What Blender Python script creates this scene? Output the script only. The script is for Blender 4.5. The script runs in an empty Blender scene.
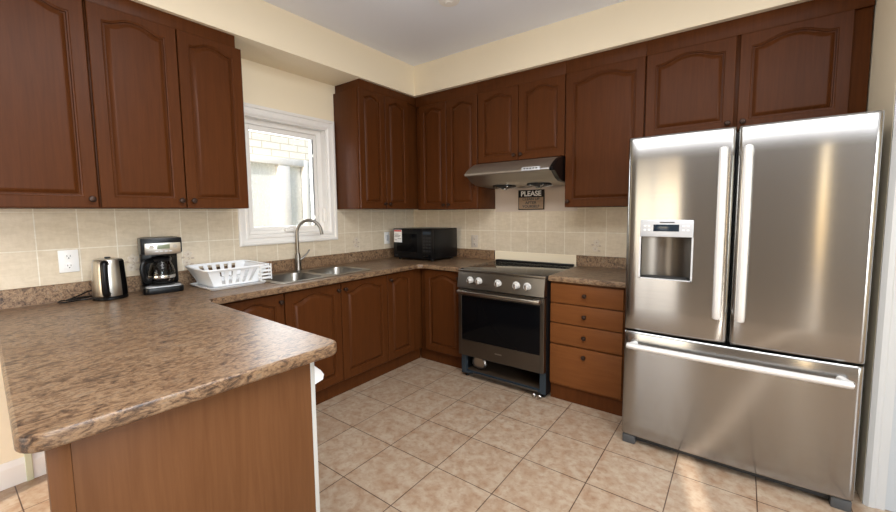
import bpy, bmesh, math, random
from mathutils import Vector, Matrix
random.seed(7)
PI = math.pi
S = bpy.context.scene
C = bpy.context.collection

# ------------------------------------------------------------------ camera
def setup_camera():
    loc = Vector((2.9383, -3.2865, 1.365)); yaw, pitch, roll = .6416, -.0833, -.0108
    fw = Vector((-math.sin(yaw)*math.cos(pitch), math.cos(yaw)*math.cos(pitch), math.sin(pitch)))
    rt = Vector((math.cos(yaw), math.sin(yaw), 0)); up = rt.cross(fw)
    rt, up = rt*math.cos(roll)+up*math.sin(roll), up*math.cos(roll)-rt*math.sin(roll)
    cam = bpy.data.cameras.new('camera'); o = bpy.data.objects.new('camera', cam); C.objects.link(o)
    m = Matrix((rt, up, -fw)).transposed().to_4x4(); m.translation = loc
    o.matrix_world = m
    cam.sensor_width = 36; cam.lens = 392.58/896*36
    cam.shift_x = -.54/896; cam.shift_y = -10.09/896
    cam.clip_start = .02
    S.camera = o
setup_camera()

# ------------------------------------------------------------------ world, sun, window light, exposure
S.view_settings.view_transform = 'Standard'; S.view_settings.look = 'None'
S.view_settings.gamma = 1; S.view_settings.use_curve_mapping = False
S.view_settings.exposure = 0.42
SUN_AZ = Vector((-.25, .97, 0)).normalized(); SUN_EL = math.radians(25)
w = bpy.data.worlds.new('sky'); S.world = w; w.use_nodes = True
nt = w.node_tree; bg = nt.nodes['Background']
sky = nt.nodes.new('ShaderNodeTexSky'); sky.sky_type = 'NISHITA'; sky.sun_disc = False
sky.sun_elevation = SUN_EL; sky.sun_rotation = math.radians(180-14)
nt.links.new(sky.outputs[0], bg.inputs[0]); bg.inputs[1].default_value = .26
def lamp(name, typ, loc, energy, col, rot=(0,0,0), **k):
    l = bpy.data.lights.new(name, typ); l.energy = energy; l.color = col
    for a, b in k.items(): setattr(l, a, b)
    o = bpy.data.objects.new(name, l); C.objects.link(o); o.location = loc; o.rotation_euler = rot
    return o
sd = Vector((SUN_AZ.x*math.cos(SUN_EL), SUN_AZ.y*math.cos(SUN_EL), -math.sin(SUN_EL)))
sun = lamp('sun', 'SUN', (0, -8, 6), 5.5, (1, .94, .86), angle=math.radians(.53))
sun.rotation_euler = sd.to_track_quat('-Z', 'Y').to_euler()
# daylight entering by the patio door, the east window and the kitchen window
lamp('daylight_patio', 'AREA', (1.52, -5.45, 1.0), 8, (.92, .96, 1), (math.radians(90), 0, 0), shape='RECTANGLE', size=1.4, size_y=1.75)
lamp('daylight_east', 'AREA', (5.9, -4.0, 1.45), 80, (.86, .93, 1), (math.radians(90), 0, math.radians(90)), shape='RECTANGLE', size=1.7, size_y=1.6)
lamp('ceiling_fill', 'AREA', (3.0, -2.75, 2.745), 76, (.93, .96, 1), (0, 0, 0), shape='RECTANGLE', size=2.8, size_y=1.2)  # added fill lamp out of view, not a known fitting of the room
lamp('daylight_kitchen_window', 'AREA', (-.2, -1.5, 1.65), 9, (.93, .96, 1), (math.radians(90), 0, math.radians(-90)), shape='RECTANGLE', size=.6, size_y=.8)

# ------------------------------------------------------------------ materials
def mat(name, col=(.8,.8,.8), rough=.5, metal=0, spec=.5, **k):
    m = bpy.data.materials.new(name); m.use_nodes = True
    b = m.node_tree.nodes['Principled BSDF']
    b.inputs['Base Color'].default_value = (*col, 1); b.inputs['Roughness'].default_value = rough
    b.inputs['Metallic'].default_value = metal; b.inputs['Specular IOR Level'].default_value = spec
    for a, v in k.items(): b.inputs[a.replace('_', ' ')].default_value = v
    return m
def srgb(r, g, b):
    f = lambda c: (c/255/12.92) if c/255 <= .04045 else ((c/255+.055)/1.055)**2.4
    return (f(r), f(g), f(b))
class NG:
    def __init__(s, m): s.m = m; s.t = m.node_tree; s.b = s.t.nodes['Principled BSDF']
    def n(s, typ, **k):
        x = s.t.nodes.new(typ)
        for a, v in k.items():
            if a in x.inputs: x.inputs[a].default_value = v
            else: setattr(x, a, v)
        return x
    def l(s, a, b): s.t.links.new(a, b)
    def coord(s, scale, kind='Object', loc=(0,0,0)):
        c = s.n('ShaderNodeTexCoord'); mp = s.n('ShaderNodeMapping')
        mp.inputs['Scale'].default_value = scale; mp.inputs['Location'].default_value = loc
        s.l(c.outputs[kind], mp.inputs[0]); return mp.outputs[0]
    def noise(s, vec, scale, detail=4, rough=.55, dist=0):
        x = s.n('ShaderNodeTexNoise'); x.inputs['Scale'].default_value = scale; x.inputs['Detail'].default_value = detail
        x.inputs['Roughness'].default_value = rough; x.inputs['Distortion'].default_value = dist
        s.l(vec, x.inputs['Vector']); return x.outputs['Fac']
    def ramp(s, fac, stops):
        r = s.n('ShaderNodeValToRGB'); e = r.color_ramp.elements
        while len(e) < len(stops): e.new(.5)
        for i, (p, c) in enumerate(stops): e[i].position = p; e[i].color = (*c, 1)
        s.l(fac, r.inputs[0]); return r.outputs[0]
    def mix(s, fac, a, b, mode='MIX'):
        x = s.n('ShaderNodeMix', data_type='RGBA', blend_type=mode)
        for sock, v in ((x.inputs[0], fac), (x.inputs[6], a), (x.inputs[7], b)):
            if hasattr(v, 'is_output') or hasattr(v, 'links'): s.l(v, sock)
            elif isinstance(v, (int, float)): sock.default_value = v
            else: sock.default_value = (*v, 1)
        return x.outputs[2]
    def bump(s, h, strength, dist=.01):
        x = s.n('ShaderNodeBump'); x.inputs['Strength'].default_value = strength; x.inputs['Distance'].default_value = dist
        s.l(h, x.inputs['Height']); s.l(x.outputs[0], s.b.inputs['Normal'])
    def base(s, c): s.l(c, s.b.inputs['Base Color'])

def wood(name, c1, c2, sc, rough=.38):
    m = mat(name, c1, rough, spec=.12); g = NG(m)
    v = g.coord(sc)
    a = g.noise(v, 1, 6, .65, .6); b = g.noise(g.coord((1.6,1.6,1.6)), 1, 2, .5)
    col = g.ramp(a, [(.3, c1), (.62, c2)])
    dk = tuple(x*.72 for x in c1)
    col = g.mix(.35, col, g.mix(b, dk, c2)); g.base(col)
    g.bump(a, .06, .002); return m
W1, W2 = srgb(72, 37, 14), srgb(88, 48, 21)
M = {}
M['wood'] = wood('cherry_wood', W1, W2, (55, 55, 3))
M['wood_h'] = wood('cherry_wood_drawer', srgb(104, 60, 30), srgb(120, 73, 38), (4, 55, 55))
M['wood_side_lit'] = wood('cherry_veneer_lit', srgb(96, 61, 35), srgb(110, 73, 45), (40, 40, 2.2), .42)  # same stain as the cabinet doors, stronger light put into the lighter colour
M['toe'] = mat('toe_kick_board', srgb(70, 38, 22), .5)
M['melamine'] = mat('white_melamine', (.5, .49, .46), .4)
M['wood_in'] = mat('cabinet_interior', srgb(60, 34, 20), .6)

def paint(name, col, rough=.6):
    m = mat(name, col, rough); g = NG(m); h = g.noise(g.coord((1,1,1)), 160, 3); g.bump(h, .05, .002); return m
M['cream'] = paint('cream_paint', srgb(243, 229, 201))
M['ceiling'] = paint('ceiling_paint', srgb(238, 241, 248))
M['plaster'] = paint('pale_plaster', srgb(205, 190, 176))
M['white'] = mat('white_trim_paint', srgb(238, 234, 228), .35)
M['taupe'] = paint('taupe_paint', srgb(140, 126, 110))
M['trim_shaded'] = mat('white_casing_shaded', srgb(188, 188, 186), .4)  # white trim paint with shade darkened into its colour
M['door_shaded'] = paint('white_door_shaded', srgb(176, 180, 182))  # white door paint, greyed to stand in for shade

def tile_mat(name, axis, offset):
    m = mat(name, srgb(205, 192, 165), .28); g = NG(m)
    c = g.n('ShaderNodeTexCoord'); sp = g.n('ShaderNodeSeparateXYZ'); cb = g.n('ShaderNodeCombineXYZ')
    g.l(c.outputs['Object'], sp.inputs[0]); g.l(sp.outputs[axis], cb.inputs[0]); g.l(sp.outputs[2], cb.inputs[1])
    mp = g.n('ShaderNodeMapping'); mp.inputs['Location'].default_value = (offset, -.993+2.0, 0); g.l(cb.outputs[0], mp.inputs[0])
    br = g.n('ShaderNodeTexBrick'); br.offset = 0; br.squash = 1
    br.inputs['Scale'].default_value = 1; br.inputs['Mortar Size'].default_value = .003; br.inputs['Mortar Smooth'].default_value = .3
    br.inputs['Brick Width'].default_value = .165 if axis == 1 else .1705; br.inputs['Row Height'].default_value = .2
    br.inputs['Bias'].default_value = 0
    br.inputs['Color1'].default_value = (*srgb(222, 208, 186), 1); br.inputs['Color2'].default_value = (*srgb(217, 203, 180), 1)
    br.inputs['Mortar'].default_value = (*srgb(240, 233, 218), 1)
    g.l(mp.outputs[0], br.inputs['Vector'])
    n1 = g.noise(g.coord((9, 9, 30)), 1.3, 5, .6, 1.0)
    n2 = g.noise(g.coord((70, 70, 25)), 1, 3, .6)
    v = g.ramp(n1, [(.35, srgb(196, 184, 160)), (.65, (1, 1, 1))])
    col = g.mix(.22, br.outputs['Color'], v, 'MULTIPLY')
    v2 = g.ramp(n2, [(.4, (.86, .84, .8)), (.6, (1, 1, 1))])
    col = g.mix(.3, col, v2, 'MULTIPLY')
    g.base(col)
    inv = g.n('ShaderNodeMath', operation='SUBTRACT'); inv.inputs[0].default_value = 1; g.l(br.outputs['Fac'], inv.inputs[1])
    g.bump(inv.outputs[0], .35, .002)
    return m
M['tile_left'] = tile_mat('backsplash_tile_left', 1, 2.939+.165*6)
M['tile_back'] = tile_mat('backsplash_tile_back', 0, -.705+.1705*8)

def floor_mat():
    m = mat('floor_tile', srgb(190, 160, 130), .32); g = NG(m)
    s = .3443
    vec = g.coord((1, 1, 1), 'Object', (-.6387+s*4, 1.0335+s*20, 0))
    br = g.n('ShaderNodeTexBrick'); br.offset = 0; br.squash = 1
    for k, v in (('Scale', 1), ('Mortar Size', .0026), ('Mortar Smooth', .2), ('Brick Width', s), ('Row Height', s), ('Bias', 0)): br.inputs[k].default_value = v
    br.inputs['Color1'].default_value = (*srgb(182, 164, 142), 1); br.inputs['Color2'].default_value = (*srgb(177, 158, 136), 1)
    br.inputs['Mortar'].default_value = (*srgb(84, 62, 48), 1)
    g.l(vec, br.inputs['Vector'])
    n = g.noise(g.coord((1,1,1)), 14, 6, .6, .4)
    n2 = g.noise(g.coord((1,1,1)), 34, 4, .6, .2)
    blot = g.ramp(n, [(.38, (1,1,1)), (.66, srgb(226, 206, 192))])
    bl2 = g.ramp(n2, [(.48, (1,1,1)), (.72, srgb(218, 192, 176))])
    col = g.mix(.9, br.outputs['Color'], blot, 'MULTIPLY'); col = g.mix(.7, col, bl2, 'MULTIPLY')
    g.base(col)
    inv = g.n('ShaderNodeMath', operation='SUBTRACT'); inv.inputs[0].default_value = 1; g.l(br.outputs['Fac'], inv.inputs[1])
    g.bump(inv.outputs[0], .5, .002)
    return m
M['floor'] = floor_mat()

def granite(name, sc, bright=1.0):
    m = mat(name, srgb(150, 125, 100), .37); g = NG(m)
    wv = g.coord(sc)
    a = g.noise(wv, 1, 8, .7, 1.6)
    b = g.noise(g.coord((sc[0]*3.2, sc[1]*3.2, sc[2]*3.2), loc=(3, 5, 1)), 1, 6, .7, .8)
    c = g.noise(g.coord((2.2, 1.4, 2)), 1, 3, .6, .5)
    k = bright
    col = g.ramp(a, [(.36, tuple(x*k for x in srgb(72, 56, 46))), (.45, tuple(x*k for x in srgb(132, 104, 80))), (.54, tuple(x*k for x in srgb(176, 145, 112))), (.64, tuple(x*k for x in srgb(154, 134, 112)))])
    d = g.ramp(b, [(.36, srgb(130, 112, 102)), (.52, (1, 1, 1))])
    col = g.mix(.75, col, d, 'MULTIPLY')
    e = g.ramp(c, [(.35, srgb(214, 196, 180)), (.65, (1, 1, 1))])
    col = g.mix(.6, col, e, 'MULTIPLY')
    g.base(col); g.bump(b, .05, .002); return m
M['counter'] = granite('laminate_stone_counter', (38, 18, 38), .74)
M['counter_x'] = granite('laminate_stone_counter_small', (12, 26, 26), .72)
M['splash'] = granite('laminate_stone_upstand', (30, 30, 30), .85)

def steel(name, col, rough, aniso=.75, tangent=(0,0,1), streak=0.0):
    m = mat(name, col, rough, 1); g = NG(m)
    g.b.inputs['Anisotropic'].default_value = aniso
    cx = g.n('ShaderNodeCombineXYZ')
    for i in range(3): cx.inputs[i].default_value = tangent[i]
    vt = g.n('ShaderNodeVectorTransform', vector_type='VECTOR', convert_from='OBJECT', convert_to='WORLD')
    g.l(cx.outputs[0], vt.inputs[0]); g.l(vt.outputs[0], g.b.inputs['Tangent'])
    n = g.noise(g.coord((3, 3, 500)), 1, 2)
    c = g.ramp(n, [(.3, tuple(x*.93 for x in col)), (.7, col)]); g.base(c)
    g.bump(n, .02, .0005)
    return m
M['fridge_steel'] = steel('brushed_fridge_steel', srgb(162, 161, 159), .17, .88)
M['range_steel'] = steel('dark_brushed_steel', srgb(112, 106, 99), .36, .5)
M['hood_steel'] = steel('hood_brushed_steel', srgb(185, 178, 168), .42, .4)
M['chrome'] = mat('chrome', (.75, .75, .74), .12, 1)
M['satin'] = mat('satin_nickel', srgb(170, 165, 158), .28, 1)
M['handle'] = mat('satin_handle', srgb(225, 223, 220), .4, .45)
M['faucet'] = mat('faucet_nickel', srgb(132, 127, 120), .3, 1)
M['sink'] = steel('sink_steel', srgb(165, 162, 156), .3, .3)
M['kettle_steel'] = mat('kettle_steel', srgb(188, 184, 176), .3, 1)
M['black'] = mat('black_plastic', (.004, .004, .0045), .28, spec=.25)
M['black_matte'] = mat('black_enamel', (.006, .006, .0065), .5, spec=.2)
M['black_glass'] = mat('black_glass', (.003, .003, .0035), .08, spec=.1)
M['cooktop'] = mat('ceramic_cooktop', (.012, .012, .012), .1)
M['blue_steel'] = mat('blue_grey_frame_steel', srgb(62, 74, 84), .4, .6)
M['bronze'] = mat('dark_bronze', srgb(58, 42, 34), .38, .7)
M['white_plastic'] = mat('white_plastic', (.82, .83, .84), .35)
M['outlet'] = mat('outlet_white', (.85, .84, .82), .35)
M['dark'] = mat('dark_slot', (.02, .02, .02), .6)
M['lcd'] = mat('lcd_display', srgb(120, 128, 104), .25)
M['lcd_blue'] = mat('fridge_display', srgb(26, 40, 52), .15)
M['panel_silver'] = mat('silver_plastic', srgb(200, 202, 205), .35, .3)
M['keys'] = mat('keypad_grey', (.02, .02, .021), .5, spec=.3)
M['outlet_beige'] = mat('outlet_beige', srgb(196, 186, 174), .4)
M['grey'] = mat('grey_plastic', srgb(70, 70, 70), .5)
M['brown_inside'] = mat('oven_drawer_cavity', srgb(78, 62, 46), .6)
M['paper'] = mat('sticker_paper', (.8, .8, .79), .6)
M['red'] = mat('sticker_red', srgb(200, 50, 35), .6)
M['ink'] = mat('sticker_ink', (.05, .05, .05), .6)
M['sign_tan'] = wood('sign_tan_board', srgb(150, 126, 104), srgb(168, 144, 120), (5, 60, 60))
M['sign_text'] = mat('sign_white_letters', (.85, .84, .8), .6)
M['motif'] = mat('motif_glaze', srgb(212, 199, 182), .3)
M['motif_d'] = mat('motif_glaze_dark', srgb(188, 170, 152), .3)
M['yellowgreen'] = mat('aged_white_casing', srgb(206, 206, 176), .5)

def glass_thin(name, tint=(1,1,1), refl=.12):
    m = bpy.data.materials.new(name); m.use_nodes = True; t = m.node_tree
    t.nodes.remove(t.nodes['Principled BSDF']); out = t.nodes['Material Output']
    tr = t.nodes.new('ShaderNodeBsdfTransparent'); tr.inputs[0].default_value = (*tint, 1)
    gl = t.nodes.new('ShaderNodeBsdfGlossy'); gl.inputs['Roughness'].default_value = .02
    fr = t.nodes.new('ShaderNodeFresnel'); fr.inputs[0].default_value = 1.45
    mx = t.nodes.new('ShaderNodeMixShader')
    t.links.new(fr.outputs[0], mx.inputs[0]); t.links.new(tr.outputs[0], mx.inputs[1]); t.links.new(gl.outputs[0], mx.inputs[2])
    t.links.new(mx.outputs[0], out.inputs[0]); return m
M['pane'] = glass_thin('window_glass', (.97, .98, .98))
M['carafe'] = glass_thin('carafe_glass', (.55, .53, .5))
def brick_mat():
    m = mat('pale_brick', srgb(225, 216, 196), .8); g = NG(m)
    c = g.n('ShaderNodeTexCoord'); sp = g.n('ShaderNodeSeparateXYZ'); cb = g.n('ShaderNodeCombineXYZ')
    g.l(c.outputs['Object'], sp.inputs[0]); g.l(sp.outputs[1], cb.inputs[0]); g.l(sp.outputs[2], cb.inputs[1])
    br = g.n('ShaderNodeTexBrick')
    for k, v in (('Scale', 1), ('Mortar Size', .006), ('Brick Width', .25), ('Row Height', .09)): br.inputs[k].default_value = v
    br.inputs['Color1'].default_value = (*srgb(250, 245, 232), 1); br.inputs['Color2'].default_value = (*srgb(243, 236, 222), 1)
    br.inputs['Mortar'].default_value = (*srgb(205, 196, 176), 1)
    g.l(cb.outputs[0], br.inputs['Vector']); g.base(br.outputs['Color']); g.bump(br.outputs['Fac'], -.4, .01); return m
M['brick'] = brick_mat()
def frosted():
    m = mat('frosted_pane', srgb(190, 196, 190), .3); g = NG(m)
    n = g.noise(g.coord((1,1,1)), 40, 5, .7); g.base(g.ramp(n, [(.35, srgb(206, 208, 204)), (.65, srgb(242, 243, 238))])); return m
M['frosted'] = frosted()
M['ground'] = mat('concrete_path', srgb(205, 203, 200), .8)

# ------------------------------------------------------------------ geometry helpers
def B(): return bmesh.new()
def box(bm, x0, x1, y0, y1, z0, z1, bev=0, seg=2):
    vs = [bm.verts.new((x, y, z)) for x in (x0, x1) for y in (y0, y1) for z in (z0, z1)]
    idx = [(0,1,3,2), (4,6,7,5), (0,4,5,1), (2,3,7,6), (0,2,6,4), (1,5,7,3)]
    fs = [bm.faces.new([vs[i] for i in f]) for f in idx]
    if bev:
        es = list({e for f in fs for e in f.edges})
        bmesh.ops.bevel(bm, geom=es, offset=bev, segments=seg, profile=.5, affect='EDGES')
    return bm
def prism(bm, pts, axis, a0, a1, bev=0):
    """extrude a 2-D outline along an axis: 'x' takes (y,z), 'y' takes (x,z), 'z' takes (x,y)"""
    def P(p, a):
        return {'x': (a, p[0], p[1]), 'y': (p[0], a, p[1]), 'z': (p[0], p[1], a)}[axis]
    A = [bm.verts.new(P(p, a0)) for p in pts]; Bv = [bm.verts.new(P(p, a1)) for p in pts]
    fs = [bm.faces.new(A), bm.faces.new(list(reversed(Bv)))]
    n = len(pts)
    for i in range(n): fs.append(bm.faces.new((A[i], Bv[i], Bv[(i+1) % n], A[(i+1) % n])))
    bmesh.ops.recalc_face_normals(bm, faces=fs)
    if bev:
        es = list(fs[0].edges)+list(fs[1].edges)
        bmesh.ops.bevel(bm, geom=es, offset=bev, segments=2, profile=.5, affect='EDGES')
    return bm
def lathe(bm, prof, seg=24, c=(0,0,0), axis='z', sx=1, sy=1, caps=True):
    rings = []
    for r, z in prof:
        ring = []
        for i in range(seg):
            a = 2*PI*i/seg; u, v = r*math.cos(a)*sx, r*math.sin(a)*sy
            p = {'z': (u, v, z), 'y': (u, z, v), 'x': (z, u, v)}[axis]
            ring.append(bm.verts.new((c[0]+p[0], c[1]+p[1], c[2]+p[2])))
        rings.append(ring)
    fs = []
    for a, b in zip(rings, rings[1:]):
        for i in range(seg): fs.append(bm.faces.new((a[i], a[(i+1) % seg], b[(i+1) % seg], b[i])))
    if caps:
        fs.append(bm.faces.new(list(reversed(rings[0])))); fs.append(bm.faces.new(rings[-1]))
    bmesh.ops.recalc_face_normals(bm, faces=fs)
    return bm
def tube(bm, pts, r, seg=10, sq=1.0):
    pts = [Vector(p) for p in pts]; rings = []
    t0 = (pts[1]-pts[0]).normalized(); ref = Vector((0,0,1)) if abs(t0.z) < .9 else Vector((1,0,0))
    u = t0.cross(ref).normalized()
    for i, p in enumerate(pts):
        t = ((pts[min(i+1, len(pts)-1)]-pts[max(i-1, 0)])).normalized()
        u = (u-t*u.dot(t)).normalized(); v = t.cross(u)
        rr = r[i] if isinstance(r, (list, tuple)) else r
        rings.append([bm.verts.new(p+u*rr*math.cos(2*PI*k/seg)+v*rr*sq*math.sin(2*PI*k/seg)) for k in range(seg)])
    fs = []
    for a, b in zip(rings, rings[1:]):
        for i in range(seg): fs.append(bm.faces.new((a[i], a[(i+1) % seg], b[(i+1) % seg], b[i])))
    fs.append(bm.faces.new(list(reversed(rings[0])))); fs.append(bm.faces.new(rings[-1]))
    bmesh.ops.recalc_face_normals(bm, faces=fs)
    return bm
def smooth_pts(pts, n=6):
    P = [Vector(p) for p in pts]; P = [P[0]]+P+[P[-1]]; out = []
    for i in range(1, len(P)-2):
        for k in range(n):
            t = k/n; a, b, c, d = P[i-1:i+3]
            out.append(.5*((2*b)+(-a+c)*t+(2*a-5*b+4*c-d)*t*t+(-a+3*b-3*c+d)*t**3))
    out.append(P[-2]); return out
def obj(name, bm, m, parent=None, loc=(0,0,0), rot=(0,0,0), smooth=True):
    me = bpy.data.meshes.new(name); bm.to_mesh(me); bm.free()
    me.materials.append(m)
    if smooth:
        me.polygons.foreach_set('use_smooth', [True]*len(me.polygons)); me.set_sharp_from_angle(angle=math.radians(35))
    o = bpy.data.objects.new(name, me); C.objects.link(o); o.location = loc; o.rotation_euler = rot
    if parent: o.parent = parent
    return o
def tag(o, label, cat, group=None):
    o['label'] = label; o['category'] = cat
    if group: o['group'] = group
    return o
def thing(name, label, cat, loc=(0,0,0), rotz=0, group=None):
    o = bpy.data.objects.new(name, None); C.objects.link(o); o.location = loc; o.rotation_euler = (0,0,rotz)
    o.empty_display_size = .1
    return tag(o, label, cat, group)
def struct(name, bm, m, parent=None, smooth=False):
    o = obj(name, bm, m, parent, smooth=smooth)
    if not parent: o['kind'] = 'structure'
    return o
def text_mesh(name, body, size, m, parent, loc, rot, extrude=.0006, align='CENTER', bold=0, sx=1):
    cu = bpy.data.curves.new(name, 'FONT'); cu.body = body; cu.size = size; cu.extrude = extrude
    cu.align_x = align; cu.align_y = 'CENTER'; cu.offset = bold
    t = bpy.data.objects.new('text_tmp', cu); C.objects.link(t)
    dg = bpy.context.evaluated_depsgraph_get(); me = bpy.data.meshes.new_from_object(t.evaluated_get(dg))
    bpy.data.objects.remove(t); bpy.data.curves.remove(cu)
    me.materials.clear(); me.materials.append(m)
    o = bpy.data.objects.new(name, me); C.objects.link(o); o.parent = parent; o.location = loc; o.rotation_euler = rot; o.scale = (sx, 1, 1)
    return o
def slab_curve(name, outline, holes, z0, z1, bev, m, parent=None):
    """flat slab with rounded edges and optional holes, from a filled curve turned to mesh"""
    cu = bpy.data.curves.new(name, 'CURVE'); cu.dimensions = '2D'; cu.fill_mode = 'BOTH'
    for loop in [outline]+holes:
        s = cu.splines.new('POLY'); s.points.add(len(loop)-1); s.use_cyclic_u = True
        for p, q in zip(s.points, loop): p.co = (q[0], q[1], 0, 1)
    cu.extrude = (z1-z0)/2-bev; cu.bevel_depth = bev; cu.bevel_resolution = 3
    t = bpy.data.objects.new('curve_tmp', cu); C.objects.link(t)
    dg = bpy.context.evaluated_depsgraph_get(); me = bpy.data.meshes.new_from_object(t.evaluated_get(dg))
    bpy.data.objects.remove(t); bpy.data.curves.remove(cu)
    me.transform(Matrix.Translation((0, 0, (z0+z1)/2)))
    me.materials.clear(); me.materials.append(m)
    me.polygons.foreach_set('use_smooth', [True]*len(me.polygons)); me.set_sharp_from_angle(angle=math.radians(35))
    o = bpy.data.objects.new(name, me); C.objects.link(o)
    if parent: o.parent = parent
    return o
def rr(x0, x1, y0, y1, r, n=6):
    out = []
    for cx, cy, a0 in ((x1-r, y1-r, 0), (x0+r, y1-r, PI/2), (x0+r, y0+r, PI), (x1-r, y0+r, 1.5*PI)):
        for k in range(n+1):
            a = a0+PI/2*k/n; out.append((cx+r*math.cos(a), cy+r*math.sin(a)))
    return out

# ------------------------------------------------------------------ room shell
CEIL = 2.772
def window_wall(x0, x1, ys, zs, hole):   # wall slab along y with one hole (y0,y1,z0,z1)
    bm = B(); (a, b), (c, d) = ys, zs; h0, h1, k0, k1 = hole
    box(bm, x0, x1, a, h0, c, d); box(bm, x0, x1, h1, b, c, d); box(bm, x0, x1, h0, h1, c, k0); box(bm, x0, x1, h0, h1, k1, d)
    return bm
struct('floor', box(B(), -.15, 6.1, -5.6, .15, -.1, 0), M['floor'])
struct('ceiling', box(B(), -.15, 6.1, -5.6, .15, CEIL, CEIL+.1), M['ceiling'])
struct('wall_left', window_wall(-.15, 0, (-5.6, .15), (0, CEIL), (-1.835, -1.12, 1.205, 2.105)), M['cream'])
struct('wall_back', box(B(), 0, 3.44, 0, .15, 0, CEIL), M['cream'])
bm = B(); box(bm, 3.44, 6.0, -.76, .15, 0, CEIL); struct('wall_right', bm, M['cream'])
bm = B(); box(bm, 6.0, 6.1, -5.6, -4.9, 0, CEIL); box(bm, 6.0, 6.1, -1.9, -.76, 0, CEIL); box(bm, 6.0, 6.1, -4.9, -1.9, 0, .6); box(bm, 6.0, 6.1, -4.9, -1.9, 2.3, CEIL)
struct('wall_east', bm, M['cream'])
bm = B()
SL0, SL1 = 3.92, 4.03
for a, b, c, d in ((-.15, .7, 0, CEIL), (.7, 2.25, 1.87, CEIL), (2.25, SL0, 0, CEIL), (SL0, SL1, 2.33, CEIL), (SL1, 6.1, 0, CEIL)):
    box(bm, a, b, -5.7, -5.6, c, d)
struct('wall_front', bm, M['taupe'])
# patio door, window frames behind the camera
bm = B()
for x in (.7, 1.45, 2.19): box(bm, x, x+.06, -5.66, -5.6, 0, 1.87)
box(bm, .7, 2.25, -5.66, -5.6, 0, .06); box(bm, .7, 2.25, -5.66, -5.6, 1.81, 1.87)
struct('door_2', bm, M['white'])
bm = B()
for y in (-4.9, -3.42, -1.96): box(bm, 6.01, 6.07, y, y+.06, .6, 2.3)
box(bm, 6.01, 6.07, -4.9, -1.9, .6, .66); box(bm, 6.01, 6.07, -4.9, -1.9, 2.24, 2.3)
struct('window_2', bm, M['white'])
# soffit boxed in above the cabinets
SZ = 2.494
bm = B(); prism(bm, [(0, -5.6), (.354, -5.6), (.354, -.354), (3.44, -.354), (3.44, 0), (0, 0)], 'z', SZ, CEIL); struct('trim_1', bm, M['cream'])
# tiled splashback (thin tile skin on both walls)
TT = .006
struct('trim_2', window_wall(0, TT, (-3.2, 0), (.96, 1.41), (-1.912, -1.043, 1.137, 1.41)), M['tile_left'])
bm = B(); box(bm, TT, 1.05, -TT, 0, .96, 1.40); box(bm, 1.05, 1.835, -TT, 0, 1.0, 1.372); box(bm, 1.835, 2.42, -TT, 0, .96, 1.40)
struct('trim_3', bm, M['tile_back'])
struct('trim_4', box(B(), 1.05, 1.835, -.005, 0, 1.372, 1.79), M['plaster'])
struct('trim_5', box(B(), 1.05, 1.835, -.012, 0, .90, 1.0, .003), M['cream'])
# baseboard on the left wall beyond the peninsula, and the casing beside it
def baseprof(t=.014, h=.13): return [(0, 0), (t, 0), (t, h-.03), (t*.6, h-.012), (t*.35, h), (0, h)]
bm = prism(B(), baseprof(), 'y', -5.6, -2.96); struct('baseboard_left', bm, M['white'])
bm = box(B(), 0, .022, -3.056, -3.03, 0, .85, .003); struct('trim_6', bm, M['yellowgreen'])

# kitchen window
def casing_rect(y0, y1, z0, z1, w, x0):
    """mitred moulded casing around an opening on the left wall"""
    prof = [(0, 0), (0, .018), (.12, .024), (.3, .024), (.36, .016), (.62, .014), (.7, .020), (.86, .020), (1, .012), (1, 0)]  # 0 outer..1 inner
    bm = B(); rings = []
    for t, h in prof:
        d = w*t
        rings.append([bm.verts.new((x0+h, y, z)) for y, z in ((y0+d, z0+d), (y1-d, z0+d), (y1-d, z1-d), (y0+d, z1-d))])
    for a, b in zip(rings, rings[1:]):
        for i in range(4): bm.faces.new((a[i], a[(i+1) % 4], b[(i+1) % 4], b[i]))
    bmesh.ops.recalc_face_normals(bm, faces=bm.faces[:]); return bm
win = struct('window_1', casing_rect(-1.912, -1.043, 1.137, 2.18, .08, .0), M['white'])
def rectring(bm, x0, x1, y0, y1, z0, z1, w, bev=.003):
    wl, wr, wb, wt = w
    box(bm, x0, x1, y0, y0+wl, z0, z1, bev); box(bm, x0, x1, y1-wr, y1, z0, z1, bev)
    box(bm, x0, x1, y0+wl, y1-wr, z0, z0+wb, bev); box(bm, x0, x1, y0+wl, y1-wr, z1-wt, z1, bev)
    return bm
struct('window_jamb', rectring(B(), -.15, .004, -1.836, -1.119, 1.204, 2.106, (.014, .014, .014, .014), 0), M['white'], win)
struct('window_frame', rectring(B(), -.14, -.06, -1.822, -1.133, 1.218, 2.092, (.03, .045, .025, .04)), M['white'], win)
struct('window_sash', rectring(B(), -.125, -.075, -1.792, -1.178, 1.243, 2.052, (.035, .035, .03, .04)), M['white'], win)
struct('window_pane', box(B(), -.104, -.1, -1.76, -1.21, 1.27, 2.015), M['pane'], win)
struct('window_gasket', box(B(), -.078, -.07, -1.2165, -1.2105, 1.27, 2.012), M['grey'], win)
bm = B(); box(bm, -.075, -.055, -1.222, -1.2, 1.86, 1.885, .003); box(bm, -.075, -.055, -1.222, -1.2, 1.33, 1.355, .003); struct('window_latch', bm, M['white'], win)
bm = B(); box(bm, -.075, -.03, -1.52, -1.44, 1.232, 1.252, .006); tube(bm, [(-.045, -1.47, 1.25), (-.03, -1.49, 1.262), (-.02, -1.53, 1.255)], .005); struct('window_crank', bm, M['white'], win)
bm = B(); box(bm, -.07, -.03, -1.15, -1.132, 1.30, 1.42, .008); struct('window_lock', bm, M['white'], win)

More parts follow.
